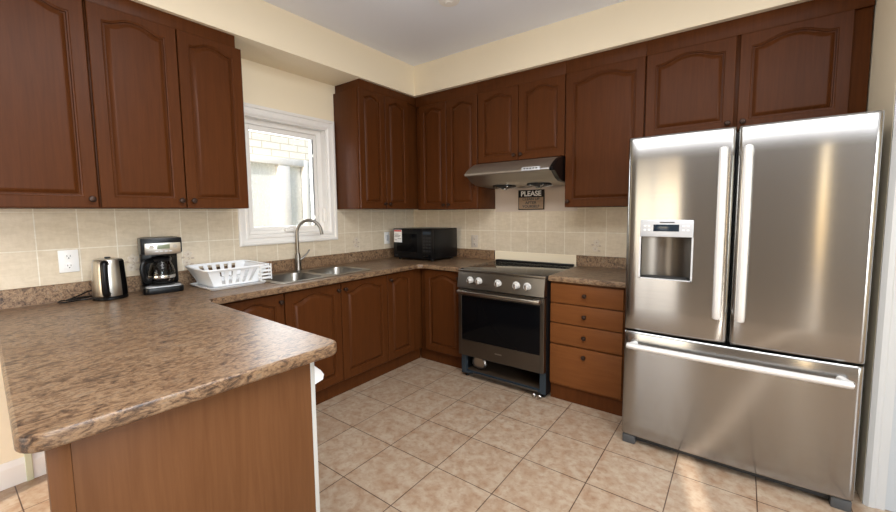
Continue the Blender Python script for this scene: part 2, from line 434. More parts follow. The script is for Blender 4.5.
struct('trim_8', prism(B(), [(1.56, -3.39), (4.44, -3.39), (4.44, -2.11), (1.56, -2.11)], 'z', CEIL-.022, CEIL-.0005), M['white'])  # made-up white panel around the added ceiling fill lamp, out of view
# casing and white door on the right-hand wall
bm = B()
def vcasing(bm, x0, x1, yf, z0, z1):
    w_ = x1-x0
    prof = [(x0, yf), (x0, yf-.012), (x0+w_*.25, yf-.022), (x0+w_*.5, yf-.02), (x0+w_*.6, yf-.014), (x1, yf-.012), (x1, yf)]
    prism(bm, prof, 'z', z0, z1)
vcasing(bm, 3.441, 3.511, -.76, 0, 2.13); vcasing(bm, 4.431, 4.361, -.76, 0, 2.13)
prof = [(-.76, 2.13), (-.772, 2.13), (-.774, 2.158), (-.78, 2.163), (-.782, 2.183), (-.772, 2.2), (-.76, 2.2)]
prism(bm, prof, 'x', 3.441, 4.431); struct('trim_7', bm, M['trim_shaded'])
dr = struct('door_1', box(B(), 3.512, 4.36, -.768, -.7605, .004, 2.128, .0), M['door_shaded'])
bm = B(); lathe(bm, [(.028, 0), (.028, -.008), (.012, -.012), (.012, -.03), (.026, -.04), (.028, -.052), (.018, -.06)], 20, (4.29, -.768, .98), 'y'); struct('door_handle', bm, M['satin'], dr)

# outside: neighbouring house wall with its window, path
nb = thing('neighbouring_house', 'pale brick house wall seen through the kitchen window', 'house', (-2.0, -.5, -.3))
bm = B()
for a, b, c, d in ((-7, -.72, 0, 7), (.52, 7, 0, 7), (-.72, .52, 0, 1.2), (-.72, .52, 2.42, 7)): box(bm, -.2, 0, a, b, c, d)
obj('brick_wall', bm, M['brick'], nb)
bm = B(); rectring(bm, -.1, .03, -.72, .52, 1.2, 2.42, (.07, .07, .07, .09), .004); box(bm, -.09, .02, .08, .24, 1.27, 2.33, .004)
f = obj('window_frame', bm, M['white'], nb)
bm = B(); box(bm, -.06, -.05, -.65, .08, 1.27, 2.33); box(bm, -.06, -.05, .24, .45, 1.27, 2.33); obj('window_pane', bm, M['frosted'], f)
bm = box(B(), -12, -.15, -14, 8, -.4, -.3); o = obj('ground', bm, M['ground']); o['kind'] = 'structure'
bm = box(B(), -.1, 9, -12, -5.71, -.12, -.02); o = obj('patio_slab', bm, M['ground']); o['kind'] = 'structure'

# ------------------------------------------------------------------ cabinets
def door_bm(w, h, arch=True, t=.02, frame=.053):
    """frame-and-raised-panel door, x 0..w, z 0..h, back at y=0, front at y=-t"""
    bm = B(); n = 25
    A = min(.040, w*.09) if arch else 0
    def inner(d):
        f = frame+d; x0, x1, z0 = f, w-f, f
        top = h-(.034 if arch else frame)-d
        pts = [(x0, z0), (x1, z0)]
        sh = top-A
        for k in range(n):
            s = 1-2*k/(n-1)
            x = (x0+x1)/2+s*(x1-x0)/2
            a = abs(s); q = 0 if a > .9 else .5*(1+math.cos(PI*(a/.9)**1.25))
            pts.append((x, sh+A*q))
        return pts
    def outer(d):
        x0, x1, z0, z1 = d, w-d, d, h-d
        return [(x0, z0), (x1, z0)]+[(x1+(x0-x1)*k/(n-1), z1) for k in range(n)]
    rings = [(outer(0), 0), (outer(0), -t+.003), (outer(.003), -t), (inner(0), -t), (inner(.003), -t+.004), (inner(.008), -t+.0055), (inner(.010), -t+.0135), (inner(.016), -t+.0135), (inner(.032), -t+.0005), (inner(.034), -t), (inner(.038), -t)]
    V = [[bm.verts.new((x, y, z)) for x, z in pts] for pts, y in rings]
    m_ = len(V[0])
    for a, b in zip(V, V[1:]):
        for i in range(m_): bm.faces.new((a[i], a[(i+1) % m_], b[(i+1) % m_], b[i]))
    bm.faces.new(list(reversed(V[0]))); bm.faces.new(V[-1])
    bmesh.ops.recalc_face_normals(bm, faces=bm.faces[:])
    return bm
def knob(parent, x, z, y=-.02):
    bm = lathe(B(), [(.009, 0), (.008, -.006), (.0055, -.010), (.0055, -.016), (.013, -.020), (.0155, -.025), (.012, -.030), (.004, -.032)], 18, (x, y, z), 'y')
    return obj('knob', bm, M['bronze'], parent)
def cabinet(name, label, cat, loc, rotz, W, D, z0, z1, doors, filler=None, toe=None, m=None, drawers=(), backoff=0, body_top=None):
    """local frame: x 0..W along the wall, back at y=0, door faces at y=-D"""
    t = thing(name, label, cat, loc, rotz); m = m or M['wood']
    obj('body', box(B(), 0, W, -D+.0205, -backoff, z0, body_top or z1, .0015), m, t)
    if body_top: obj('front_rail', box(B(), 0, W, -D+.0205, -D+.04, body_top, z1, .001), m, t)
    for (a, b, c, d, arch, kn) in doors:
        dd = obj('door', door_bm(b-a, d-c, arch), m, t, (a, -D+.02, c))
        if kn: knob(dd, {'l': .028, 'r': b-a-.028}[kn[1]], {'b': .042, 't': d-c-.05}[kn[0]])
    for (a, b, c, d) in drawers:
        dd = obj('drawer', box(B(), 0, b-a, -.02, 0, 0, d-c, .004, 3), M['wood_h'], t, (a, -D+.02, c))
        knob(dd, (b-a)/2, (d-c)/2 if d-c < .2 else (d-c)*.82)
    if filler:
        a, b, y = filler; bm = B(); box(bm, a, b, y, -backoff, z1+.0005, SZ-.001, .001); obj('top_filler', bm, m, t)
    if toe:
        a, b, y = toe; bm = B(); box(bm, a, b, y, y+.018, 0, z0-.0005); obj('toe_kick', bm, M['wood'], t)
    return t
R90 = PI/2
UZ, UT = 1.41, 2.425
cabinet('wall_cabinet', 'brown wooden two-door wall cabinet left of the window, above coffee maker', 'cabinet', (.0065, -2.735, 0), R90, .75, .3235, UZ, 2.42,
        [(.004, .385, UZ+.002, 2.4195, True, 'br'), (.391, .748, UZ+.002, 2.4195, True, 'bl')], (0, .715, -.318))
cabinet('wall_cabinet', 'brown wooden wall cabinet at the far left of the photo, only partly shown', 'cabinet', (.0065, -3.187, 0), R90, .45, .3235, UZ, 2.42,
        [(.005, .445, UZ+.002, 2.4195, True, 'br')], (0, .451, -.318))
cabinet('wall_cabinet', 'brown wooden two-door wall cabinet between the window and the room corner', 'cabinet', (.0065, -1.037, 0), R90, 1.028, .3235, UZ, 2.42,
        [(.008, .305, UZ+.002, 2.4195, True, 'br'), (.311, .61, UZ+.002, 2.4195, True, 'bl')], (.022, 1.028, -.318))
cabinet('wall_cabinet', 'brown wooden two-door wall cabinet in the corner left of the range hood', 'cabinet', (.332, -.0065, 0), 0, .718, .3135, 1.40, 2.395,
        [(.05, .372, 1.402, 2.3945, True, 'br'), (.378, .714, 1.402, 2.3945, True, 'bl')], (0.0, .718, -.308))
cabinet('wall_cabinet', 'short brown wooden two-door wall cabinet directly above the range hood', 'cabinet', (1.051, -.0065, 0), 0, .784, .3135, 1.79, 2.395,
        [(.005, .389, 1.795, 2.3945, True, 'br'), (.395, .78, 1.795, 2.3945, True, 'bl')], (0.0, .784, -.308))
cabinet('wall_cabinet', 'tall brown wooden single-door wall cabinet between range hood and refrigerator', 'cabinet', (1.836, -.0065, 0), 0, .547, .3135, 1.40, 2.395,
        [(.004, .543, 1.402, 2.3945, True, 'bl')], (0.0, .547, -.308))
cabinet('wall_cabinet', 'brown wooden two-door wall cabinet above the steel refrigerator', 'cabinet', (2.384, -.0065, 0), 0, 1.05, .3135, 1.84, 2.395,
        [(.004, .488, 1.845, 2.3945, True, 'br'), (.506, .98, 1.845, 2.3945, True, 'bl')], (0.0, 1.05, -.308))

# base cabinets on the window wall
BT = .874
cabinet('base_cabinet', 'brown base cabinet in the inner corner beside the peninsula, left of the sink doors', 'cabinet', (.008, -2.36, 0), R90, .434, .592, .11, BT,
        [(.05, .430, .125, .862, True, 'tr')], None, (0, .434, -.534))
cabinet('sink_cabinet', 'brown two-door base cabinet under the sink', 'cabinet', (.008, -1.925, 0), R90, .914, .592, .11, BT, [(.003, .442, .125, .862, True, 'tr'), (.448, .911, .125, .862, True, 'tl')], None, (0, .914, -.534), body_top=.73)
cabinet('base_cabinet', 'brown corner base cabinet with a narrow door right of the sink doors', 'cabinet', (.008, -1.01, 0), R90, 1.0, .592, .11, BT,
        [(.003, .32, .125, .862, True, 'tl')], None, (0, .466, -.534))
cabinet('base_cabinet', 'brown single-door base cabinet left of the stove', 'cabinet', (.601, -.008, 0), 0, .484, .592, .11, BT,
        [(.055, .465, .125, .862, True, 'tr')], None, (-.05, .484, -.534))
cabinet('drawer_cabinet', 'brown cabinet of four drawers between stove and refrigerator', 'cabinet', (1.853, -.008, 0), 0, .5, .612, .11, BT, [], None, (0, .5, -.58), m=M['wood_h'],
        drawers=[(.003, .497, .722, .862), (.003, .497, .578, .715), (.003, .497, .427, .571), (.003, .497, .128, .415)])

# peninsula base
pen = thing('peninsula_cabinet', 'brown wooden peninsula base with plain veneered end panel in the foreground', 'cabinet', (0, 0, 0))
obj('body', box(B(), .601, 1.74, -2.93, -2.53, .10, BT), M['wood_in'], pen)
obj('back_panel', box(B(), .02, 1.74, -2.948, -2.931, 0, BT), M['wood_side_lit'], pen)
obj('end_panel', box(B(), 1.741, 1.759, -3.124, -2.517, 0, BT, .001), M['wood_side_lit'], pen)
obj('corner_post', box(B(), 1.741, 1.765, -3.163, -3.125, 0, BT, .0015), M['wood_side_lit'], pen)
obj('end_panel_edge', box(B(), 1.7405, 1.7585, -2.5165, -2.500, 0, BT, .001), M['melamine'], pen)
for i in range(3):
    x0 = .63+i*.366
    d = obj('door', door_bm(.36, .58, True), M['wood'], pen, (x0+.36, -2.5275, .125), (0, 0, PI))
    knob(d, .03, .53)
    d = obj('drawer', box(B(), x0, x0+.36, -2.5275, -2.508, .715, .862, .004), M['wood'], pen)
bm = B(); box(bm, 1.7305, 1.737, -2.528, -2.4895, .55, .75); obj('drawer_edge', bm, M['melamine'], pen)
bm = prism(B(), [(-2.4995, .765), (-2.462, .772), (-2.457, .79), (-2.47, .81), (-2.4995, .838)], 'x', 1.730, 1.752, .002); obj('handle', bm, M['white_plastic'], pen)
obj('toe_kick', box(B(), .62, 1.75, -2.60, -2.585, 0, .0995), M['toe'], pen)

# ------------------------------------------------------------------ countertop (L plus peninsula), one slab
CT = .915; bv = .008
# sink bowl cut-outs
SX0, SX1, SY0, SY1 = .10, .57, -1.93, -1.13
o_ = [(0.001+bv, -.001-bv), (1.092-bv, -.001-bv), (1.092-bv, -.645+bv), (.70, -.645+bv), (.675, -.648+bv), (.645-bv+.003, -.675), (.645-bv, -.70)]
o_ += [(.645-bv, -2.35), (.65-bv, -2.385), (.675, -2.405-bv+.012), (.70, -2.412-bv+.008)]
def arcpts(cx, cy, r, a0, a1, n=8): return [(cx+r*math.cos(a0+(a1-a0)*k/n), cy+r*math.sin(a0+(a1-a0)*k/n)) for k in range(n+1)]
rc = .045
o_ += arcpts(1.822-bv-rc, -2.425-bv-rc, rc, PI/2, 0) + arcpts(1.79-bv-rc, -3.205+bv+rc, rc, 0, -PI/2)
o_ += [(0.001+bv, -3.11+bv)]
hole = rr(SX0+.015-bv, SX1-.015+bv, SY0+.015-bv, SY1-.015+bv, .05)
ct = slab_curve('countertop', o_, [hole], CT-.04, CT, bv, M['counter'])
tag(ct, 'brown mottled stone-look countertop running along window wall and out over the peninsula', 'countertop')
bm = B(); prism(bm, [(.0065, CT-.002), (.024, CT-.002), (.024, 1.004), (.02, 1.008), (.0065, 1.008)], 'y', -3.19, -.0065)
prism(bm, [(-.0065, CT-.002), (-.024, CT-.002), (-.024, 1.001), (-.02, 1.005), (-.0065, 1.005)], 'x', .024, 1.045)
obj('upstand', bm, M['splash'], ct)
c2 = slab_curve('countertop', [(1.850+bv, -.002-bv), (2.39, -.002-bv), (2.39, -.645+bv), (1.850+bv, -.645+bv)], [], CT-.04, CT, bv, M['counter_x'])
tag(c2, 'short brown stone-look countertop between stove and refrigerator', 'countertop')
obj('upstand', prism(B(), [(-.0065, CT-.002), (-.024, CT-.002), (-.024, .998), (-.02, 1.002), (-.0065, 1.002)], 'x', 1.837, 2.41), M['splash'], c2)

# ------------------------------------------------------------------ sink and faucet
sk = thing('kitchen_sink', 'stainless steel double bowl sink set in the counter under the window', 'sink', (0, 0, 0))
rimZ = CT+.003
bowls = [(.175, .53, -1.885, -1.555), (.175, .53, -1.505, -1.175)]
rim = slab_curve('rim', rr(SX0, SX1, SY0, SY1, .055), [rr(*b, .07) for b in bowls], CT+.0005, CT+.0045, .0015, M['sink'], sk)
for (a, b, c, d) in bowls:
    bm = B(); levels = [(0, .004), (.004, -.01), (.01, -.10), (.03, -.165), (.06, -.175)]
    rings = []
    for ins, z in levels:
        rings.append([bm.verts.new((x, y, CT+z)) for x, y in rr(a-.0015+ins, b+.0015-ins, c-.0015+ins, d+.0015-ins, .07, 6)])
    for p, q in zip(rings, rings[1:]):
        for i in range(len(p)): bm.faces.new((p[i], q[i], q[(i+1) % len(p)], p[(i+1) % len(p)]))
    bm.faces.new(list(reversed(rings[-1])))
    bmesh.ops.recalc_face_normals(bm, faces=bm.faces[:]); bmesh.ops.reverse_faces(bm, faces=bm.faces[:])
    bo = obj('basin', bm, M['sink'], sk)
    obj('drain', lathe(B(), [(.04, .0015), (.04, .004), (.03, .005), (.026, .002)], 20, ((a+b)/2, (c+d)/2, CT-.175)), M['chrome'], bo)
fc = thing('kitchen_faucet', 'brushed nickel gooseneck faucet standing behind the sink', 'faucet', (.062, -1.48, CT), 0)
obj('base', lathe(B(), [(.028, .001), (.028, .006), (.024, .012), (.022, .11), (.018, .13), (.0145, .14)], 24), M['faucet'], fc)
pts = [(0, 0, .12), (0, 0, .2), (0, 0, .30)]
for k in range(1, 13):
    a = PI*k/13*1.06; d = .105*(1-math.cos(a)); pts.append((d*.62, d*.66, .30+.105*math.sin(a)))
sp = obj('spout', tube(B(), smooth_pts(pts, 4), .0125, 14), M['faucet'], fc)
e0, e1 = Vector(pts[-2]), Vector(pts[-1]); dv = (e1-e0).normalized()
obj('aerator', tube(B(), [e1, e1+dv*.02], .0138, 14), M['faucet'], fc)
obj('handle', tube(B(), [(.01, .015, .085), (.02, .035, .10), (.035, .062, .135), (.045, .08, .165)], [.012, .008, .006, .006], 12), M['faucet'], fc)

# ------------------------------------------------------------------ outlets, switch, decorated tiles
def outlet(label, loc, rotz, kind='duplex', w=.078, h=.122, m='outlet'):
    t = thing('wall_outlet' if kind == 'duplex' else 'wall_switch', label, 'outlet' if kind == 'duplex' else 'switch', loc, rotz)
    obj('plate', box(B(), -w/2, w/2, -.006, 0, -h/2, h/2, .003), M[m], t)
    if kind == 'duplex':
        for s in (-1, 1):
            sk_ = obj('socket', lathe(B(), [(.017, -.006), (.017, -.0085), (.015, -.009)], 20, (0, 0, s*.026), 'y'), M[m], t)
            bm = B()
            for q in (-.0065, .0065): box(bm, q-.0012, q+.0012, -.0096, -.0088, s*.026-.002, s*.026+.007)
            lathe(bm, [(.003, -.0088), (.003, -.0096)], 10, (0, 0, s*.026-.009), 'y')
            obj('slots', bm, M['dark'], sk_)
    else:
        obj('rocker', box(B(), -.014, .014, -.011, -.006, -.03, .03, .003), M['panel_silver'], t)
    return t
outlet('white double wall outlet on the tiles left of the kettle', (.0065, -2.822, 1.127), R90, w=.082)
outlet('white wall switch on the tiles left of the microwave', (.0065, -.425, 1.118), R90, 'switch', w=.075)
outlet('white wall outlet on the tiles between microwave and stove', (.815, -.0065, 1.085), 0, m='outlet_beige')
def motif(label, loc, rotz):
    t = thing('floral_tile', label, 'tile', loc, rotz)
    bm = B(); bd = B()
    for cx, cz, R_ in ((.004, .028, .020), (-.006, -.026, .018)):
        for k in range(5):
            a = k*2*PI/5+.3
            lathe(bm, [(.011, 0), (.010, -.0015), (.006, -.0028)], 10, (cx+R_*.75*math.cos(a), 0, cz+R_*.75*math.sin(a)), 'y')
        lathe(bd, [(.007, 0), (.006, -.003), (.003, -.004)], 10, (cx, 0, cz), 'y')
    tube(bd, [(.004, -.001, .01), (.012, -.001, -.005), (-.002, -.001, -.012)], .0025, 6)
    for cx, cz in ((.03, .0), (-.028, .008), (.024, -.04)):
        lathe(bd, [(.009, 0), (.006, -.002)], 10, (cx, 0, cz), 'y', sx=1.3, sy=.7)
    obj('petals', bm, M['motif'], t); obj('leaves', bd, M['motif_d'], t)
motif('backsplash tile with raised flower motif between kettle and coffee maker', (.0065, -2.545, 1.085), R90)
motif('backsplash tile with raised flower motif above the dish rack', (.0065, -2.25, 1.085), R90)
motif('backsplash tile with raised flower motif right of the faucet', (.0065, -.831, 1.095), R90)
motif('backsplash tile with raised flower motif next to the refrigerator', (1.992, -.0065, 1.085), 0)

# ------------------------------------------------------------------ sign above the stove
sg = thing('wall_sign', 'small black and tan PLEASE sign on the wall under the range hood', 'sign', (1.42, -.0055, 1.476))
obj('board', box(B(), -.124, .124, -.012, 0, -.088, .088, .001), M['black_matte'], sg)
obj('tan_panel', box(B(), -.117, .117, -.0135, -.0118, -.081, .022), M['sign_tan'], sg)
text_mesh('lettering', 'PLEASE', .062, M['sign_text'], sg, (0, -.0135, .053), (R90, 0, 0), bold=.0016, sx=1.02)
for i, (s, z, sz) in enumerate((('CLEAN UP', .006, .032), ('AFTER', -.027, .034), ('YOURSELF', -.060, .032))):
    text_mesh('lettering', s, sz, M['ink'], sg, (0, -.0145, z), (R90, 0, 0), bold=.0008, sx=1.1)

# ------------------------------------------------------------------ range hood
hd = thing('range_hood', 'steel under-cabinet range hood above the stove', 'range hood', (0, 0, 0))
prof = [(-.006, 1.788), (-.322, 1.788), (-.36, 1.784), (-.40, 1.770), (-.45, 1.745), (-.50, 1.712), (-.53, 1.688), (-.532, 1.676), (-.525, 1.668), (-.50, 1.668), (-.42, 1.62), (-.36, 1.60), (-.006, 1.585)]
obj('canopy', prism(B(), prof, 'x', 1.055, 1.80), M['hood_steel'], hd)
obj('end_cap', prism(B(), prof, 'x', 1.801, 1.832), M['black'], hd)
cp = obj('control_panel', box(B(), -.075, .075, -.011, 0, -.016, .016, .005), M['panel_silver'], hd, (1.655, -.528, 1.688), (math.radians(-25), 0, 0))
for q in (-.048, -.024, 0, .024, .048): obj('button', box(B(), q-.008, q+.008, -.012, -.009, -.005, .005, .001), M['dark'], cp)
obj('trim_strip', box(B(), 1.732, 1.80, -.540, -.532, 1.679, 1.687, .001), M['panel_silver'], hd)
for x in (1.28, 1.60):
    l_ = obj('fan_grille', lathe(B(), [(.10, .004), (.10, -.006), (.085, -.010), (.05, -.022), (.02, -.028)], 28, (x, -.25, 1.594)), M['black_matte'], hd)
    bm = B()
    for k in range(6):
        a = k*PI/3+.2; tube(bm, [(x+.02*math.cos(a), -.25+.02*math.sin(a), 1.568), (x+.105*math.cos(a), -.25+.105*math.sin(a), 1.582)], .004, 6)
    lathe(bm, [(.022, 1.572), (.026, 1.562), (.014, 1.556)], 16, (x, -.25, 0))
    obj('grille_spokes', bm, M['chrome'], l_)

# ------------------------------------------------------------------ stove
rg = thing('stove', 'steel electric range with black glass oven door and open drawer bay', 'stove', (1.098, 0, 0))
W_ = .748
RF = -.70
bm = B(); box(bm, 0, .02, -.655, -.10, .03, .885); box(bm, W_-.02, W_, -.655, -.10, .03, .885); box(bm, .02, W_-.02, -.12, -.10, .03, .885); box(bm, .02, W_-.02, -.655, -.12, .20, .885)
obj('body', bm, M['black_matte'], rg)
obj('cooktop', box(B(), -.002, W_+.002, -.675, -.075, .8855, .912, .004), M['cooktop'], rg)
obj('rear_vent', box(B(), .01, W_-.01, -.105, -.06, .9125, .93, .004), M['black_matte'], rg)
obj('front_rim', box(B(), -.002, W_+.002, -.692, -.6752, .893, .912, .003), M['range_steel'], rg)
cpn = obj('control_panel', prism(B(), [(-.692, .892), (-.712, .765), (-.655, .765), (-.655, .892)], 'x', 0, W_, .002), M['range_steel'], rg)
for x, z in ((.125, .832), (.205, .832), (.376, .83), (.53, .83), (.618, .83)):
    k = obj('knob', lathe(B(), [(.030, 0), (.030, -.004), (.024, -.006), (.021, -.026), (.018, -.030)], 22, (0, 0, 0), 'y'), M['handle'], rg, (x, -.7025, z), (math.radians(9), 0, 0))
    obj('knob_grip', box(B(), -.006, .006, -.040, -.027, -.021, .021, .003), M['chrome'], k)
dz0, dz1 = .205, .755
od = obj('oven_door', B(), M['range_steel'], rg)
bm = B(); box(bm, .002, .034, -.70, -.66, dz0, dz1, .003); box(bm, W_-.034, W_-.002, -.70, -.66, dz0, dz1, .003)
box(bm, .034, W_-.034, -.70, -.66, .70, dz1, .002); box(bm, .034, W_-.034, -.70, -.66, dz0, .335, .002)
bm.to_mesh(od.data); bm.free()
obj('oven_glass', box(B(), .0345, W_-.0345, -.697, -.665, .3355, .6995, .001), M['black_glass'], od)
bm = B(); box(bm, .02, W_-.02, -.752, -.738, .722, .746, .005)
for x in (.02, W_-.075): box(bm, x, x+.055, -.742, -.699, .716, .75, .005)
obj('handle', bm, M['satin'], od)
obj('badge', box(B(), W_/2-.03, W_/2+.03, -.7015, -.70, .268, .278, .0005), M['satin'], od)
# open bay under the door
bs = obj('base_frame', B(), M['blue_steel'], rg)
bm = B(); box(bm, .003, .05, -.66, -.635, .035, .2, .002); box(bm, W_-.05, W_-.003, -.66, -.635, .035, .2, .002)
box(bm, .05, W_-.05, -.66, -.635, .185, .2, .002); box(bm, .05, W_-.05, -.66, -.635, .04, .062, .004)
bm.to_mesh(bs.data); bm.free()
obj('bay_floor', box(B(), .021, W_-.021, -.63, -.125, .045, .05), M['brown_inside'], rg)
obj('bay_rail', tube(B(), [(.12, -.667, .052), (W_-.06, -.667, .052)], .006, 8), M['satin'], rg)
obj('drain_cup', lathe(B(), [(.045, -.02), (.055, -.01), (.055, .01), (.03, .02)], 20, (.13, -.58, .12), 'y', sx=1.3), M['satin'], rg)
for x in (.035, W_-.035):
    for y in (-.62, -.16): obj('foot', lathe(B(), [(.016, .0005), (.018, .006), (.008, .01), (.008, .04)], 14, (x, y, 0)), M['dark'], rg)
for x in (W_-.09, W_-.045): obj('caster', lathe(B(), [(.012, -.01), (.016, -.006), (.016, .006), (.012, .01)], 16, (x, -.672, .0165), 'y'), M['satin'], rg)

# ------------------------------------------------------------------ refrigerator
fr = thing('refrigerator', 'stainless steel french-door refrigerator with dispenser and bottom freezer', 'refrigerator', (2.414, 0, 0))
FW = .978; FY = -.905; FT = 1.768; BK = -.79
obj('body', box(B(), .01, FW-.01, -.785, -.03, .05, FT-.012, .004), M['grey'], fr)
def curved_panel(x0, x1, z0, z1, bulge, hole=None, edge=.022, botcurve=0):
    """door skin: gently convex front, rounded vertical edges, optional rectangular opening"""
    bm = B(); w_ = x1-x0
    xs = sorted({round(x0+edge*(1-math.cos(PI/2*k/5)), 5) for k in range(6)} | {round(x1-edge*(1-math.cos(PI/2*k/5)), 5) for k in range(6)} | {round(x0+edge+(w_-2*edge)*k/12, 5) for k in range(13)} | ({hole[0], hole[1]} if hole else set()))
    zs = sorted({z0, z0+.003, z0+.012, z1-.012, z1-.003, z1} | {z0+(z1-z0)*k/8 for k in range(1, 8)} | ({hole[2], hole[3]} if hole else set()))
    def yf(x, z):
        s = (x-(x0+x1)/2)/(w_/2); y = FY+bulge*s*s
        for e in (x-x0, x1-x):
            if e < edge: y += edge*.8*(1-math.sqrt(max(0, 1-((edge-e)/edge)**2)))
        for e in (z-z0, z1-z):
            if e < .012: y += .006*(1-e/.012)**2
        return y
    V = {(i, j): bm.verts.new((x, yf(x, z), z)) for i, x in enumerate(xs) for j, z in enumerate(zs)}
    W2 = {(i, j): bm.verts.new((x, BK, z)) for i, x in enumerate(xs) for j, z in enumerate(zs) if i in (0, len(xs)-1) or j in (0, len(zs)-1)}
    nx, nz = len(xs)-1, len(zs)-1
    for i in range(nx):
        for j in range(nz):
            if hole and hole[0] <= xs[i] < hole[1] and hole[2] <= zs[j] < hole[3]: continue
            bm.faces.new((V[i, j], V[i+1, j], V[i+1, j+1], V[i, j+1]))
    for i in range(nx):
        bm.faces.new((V[i, 0], W2[i, 0], W2[i+1, 0], V[i+1, 0])); bm.faces.new((V[i, nz], V[i+1, nz], W2[i+1, nz], W2[i, nz]))
    for j in range(nz):
        bm.faces.new((V[0, j], V[0, j+1], W2[0, j+1], W2[0, j])); bm.faces.new((V[nx, j], W2[nx, j], W2[nx, j+1], V[nx, j+1]))
    bmesh.ops.recalc_face_normals(bm, faces=bm.faces[:])
    return bm
mid = .491
HL = (.078, .322, .998, 1.312)
ld = obj('left_door', curved_panel(0, mid-.004, .692, FT, .008, HL), M['fridge_steel'], fr)
rd = obj('right_door', curved_panel(mid+.004, FW, .692, FT, .008), M['fridge_steel'], fr)
fz = obj('freezer_drawer', curved_panel(0, FW, .058, .678, .012), M['fridge_steel'], fr)
def vhandle(parent, x, z0, z1):
    pts = smooth_pts([(x, FY+.012, z0+.02), (x, FY-.03, z0+.006), (x, FY-.052, z0+.03), (x, FY-.058, (z0+z1)/2), (x, FY-.052, z1-.03), (x, FY-.03, z1-.006), (x, FY+.012, z1-.02)], 6)
    obj('handle', tube(B(), pts, .018, 14, .62), M['handle'], parent)
vhandle(ld, mid-.05, .835, 1.655); vhandle(rd, mid+.045, .835, 1.655)
pts = smooth_pts([(.065, FY+.012, .61), (.052, FY-.03, .61), (.075, FY-.05, .61), (FW/2, FY-.056, .61), (FW-.085, FY-.05, .61), (FW-.06, FY-.03, .61), (FW-.075, FY+.012, .61)], 6)
obj('handle', tube(B(), pts, .0165, 14, 1.0), M['handle'], fz)
# dispenser
dp = obj('dispenser_bay', B(), M['range_steel'], fr)
bm = B(); x0, x1, z0, z1 = HL; z1b = 1.225; yb = FY+.085
n = 10
arc = [(x0+.002+(x1-x0-.004)*k/n, yb-.055*((2*k/n-1)**2)) for k in range(n+1)]
A_ = [bm.verts.new((x, y, z0)) for x, y in arc]; B_ = [bm.verts.new((x, y, z1b)) for x, y in arc]
for i in range(n): bm.faces.new((A_[i], B_[i], B_[i+1], A_[i+1]))
fl = [bm.verts.new((x0+.002, FY+.004, z0)), bm.verts.new((x1-.002, FY+.004, z0))]; ft_ = [bm.verts.new((x0+.002, FY+.004, z1b)), bm.verts.new((x1-.002, FY+.004, z1b))]
bm.faces.new([fl[0]]+A_+[fl[1]]); bm.faces.new([ft_[1]]+list(reversed(B_))+[ft_[0]])
bm.faces.new((fl[0], ft_[0], B_[0], A_[0])); bm.faces.new((fl[1], A_[-1], B_[-1], ft_[1]))
bm.to_mesh(dp.data); bm.free(); dp.data.polygons.foreach_set('use_smooth', [True]*len(dp.data.polygons)); dp.data.set_sharp_from_angle(angle=math.radians(35))
obj('drip_grille', box(B(), x0+.02, x1-.02, FY+.006, FY+.06, z0+.001, z0+.008, .002), M['dark'], dp)
obj('dispenser_panel', box(B(), x0-.004, x1+.004, FY-.004, FY+.03, z1b, z1+.004, .004), M['panel_silver'], fr)
bm = B(); box(bm, x0-.006, x0+.002, FY-.003, FY+.01, z0-.006, z1b); box(bm, x1-.002, x1+.006, FY-.003, FY+.01, z0-.006, z1b); box(bm, x0-.006, x1+.006, FY-.003, FY+.01, z0-.006, z0)
obj('dispenser_surround', bm, M['panel_silver'], fr)
obj('display', box(B(), .14, .262, FY-.006, FY-.004, 1.255, 1.292, .0005), M['lcd_blue'], fr)
for q in (.092, .112, .276, .296):
    for z in (1.262, 1.284): obj('button', box(B(), q, q+.012, FY-.0055, FY-.004, z-.004, z+.004, .0005), M['white_plastic'], fr)
bm = B(); box(bm, .17, .24, FY-.0048, FY-.0038, 1.300, 1.306); obj('logo', bm, M['grey'], fr)
obj('kick_grille', box(B(), .03, FW-.03, -.86, -.80, .02, .052, .003), M['dark'], fr)
for x in (0.005, FW-.075):
    obj('foot', box(B(), x, x+.07, -.885, -.80, .0005, .053, .006), M['grey'], fr)
for x in (.02, FW-.10): obj('hinge_cover', box(B(), x, x+.08, -.785, -.68, FT-.0115, FT+.01, .004), M['grey'], fr)

# ------------------------------------------------------------------ microwave
mw = thing('microwave', 'black microwave oven with white sticker, sitting in the counter corner', 'microwave', (.165, -.49, CT), 0)
mwW, mwD, z0, z1 = .495, .40, .02, .305
obj('body', box(B(), 0, mwW, .03, mwD, z0, z1, .006), M['black'], mw)
d = obj('door', box(B(), 0, .37, 0, .0295, z0, z1, .005), M['black'], mw)
obj('door_window', box(B(), .05, .31, -.0015, .001, z0+.06, z1-.05, .0005), M['black_glass'], d)
cp = obj('control_panel', box(B(), .3705, mwW, 0, .0295, z0, z1, .005), M['black'], mw)
obj('display', box(B(), .385, mwW-.015, -.001, .001, z1-.055, z1-.025), M['lcd_blue'], cp)
bm = B()
for r_ in range(5):
    for c_ in range(3): box(bm, .388+c_*.034, .414+c_*.034, -.0015, .001, z0+.07+r_*.03, z0+.088+r_*.03, .0005)
obj('keypad', bm, M['keys'], cp)
obj('door_button', box(B(), .39, mwW-.02, -.003, .001, z0+.015, z0+.045, .001), M['black_glass'], cp)
st = obj('sticker', box(B(), .012, .118, -.0022, -.001, z1-.135, z1-.012), M['paper'], d)
obj('sticker_header', box(B(), .016, .114, -.003, -.0021, z1-.03, z1-.016), M['red'], st)
bm = B()
for zz, a, b in ((.055, .02, .075), (.068, .02, .10), (.08, .02, .09), (.10, .06, .11), (.112, .02, .05)): box(bm, a, b, -.003, -.0021, z1-zz-.002, z1-zz+.002)
obj('sticker_print', bm, M['ink'], st)
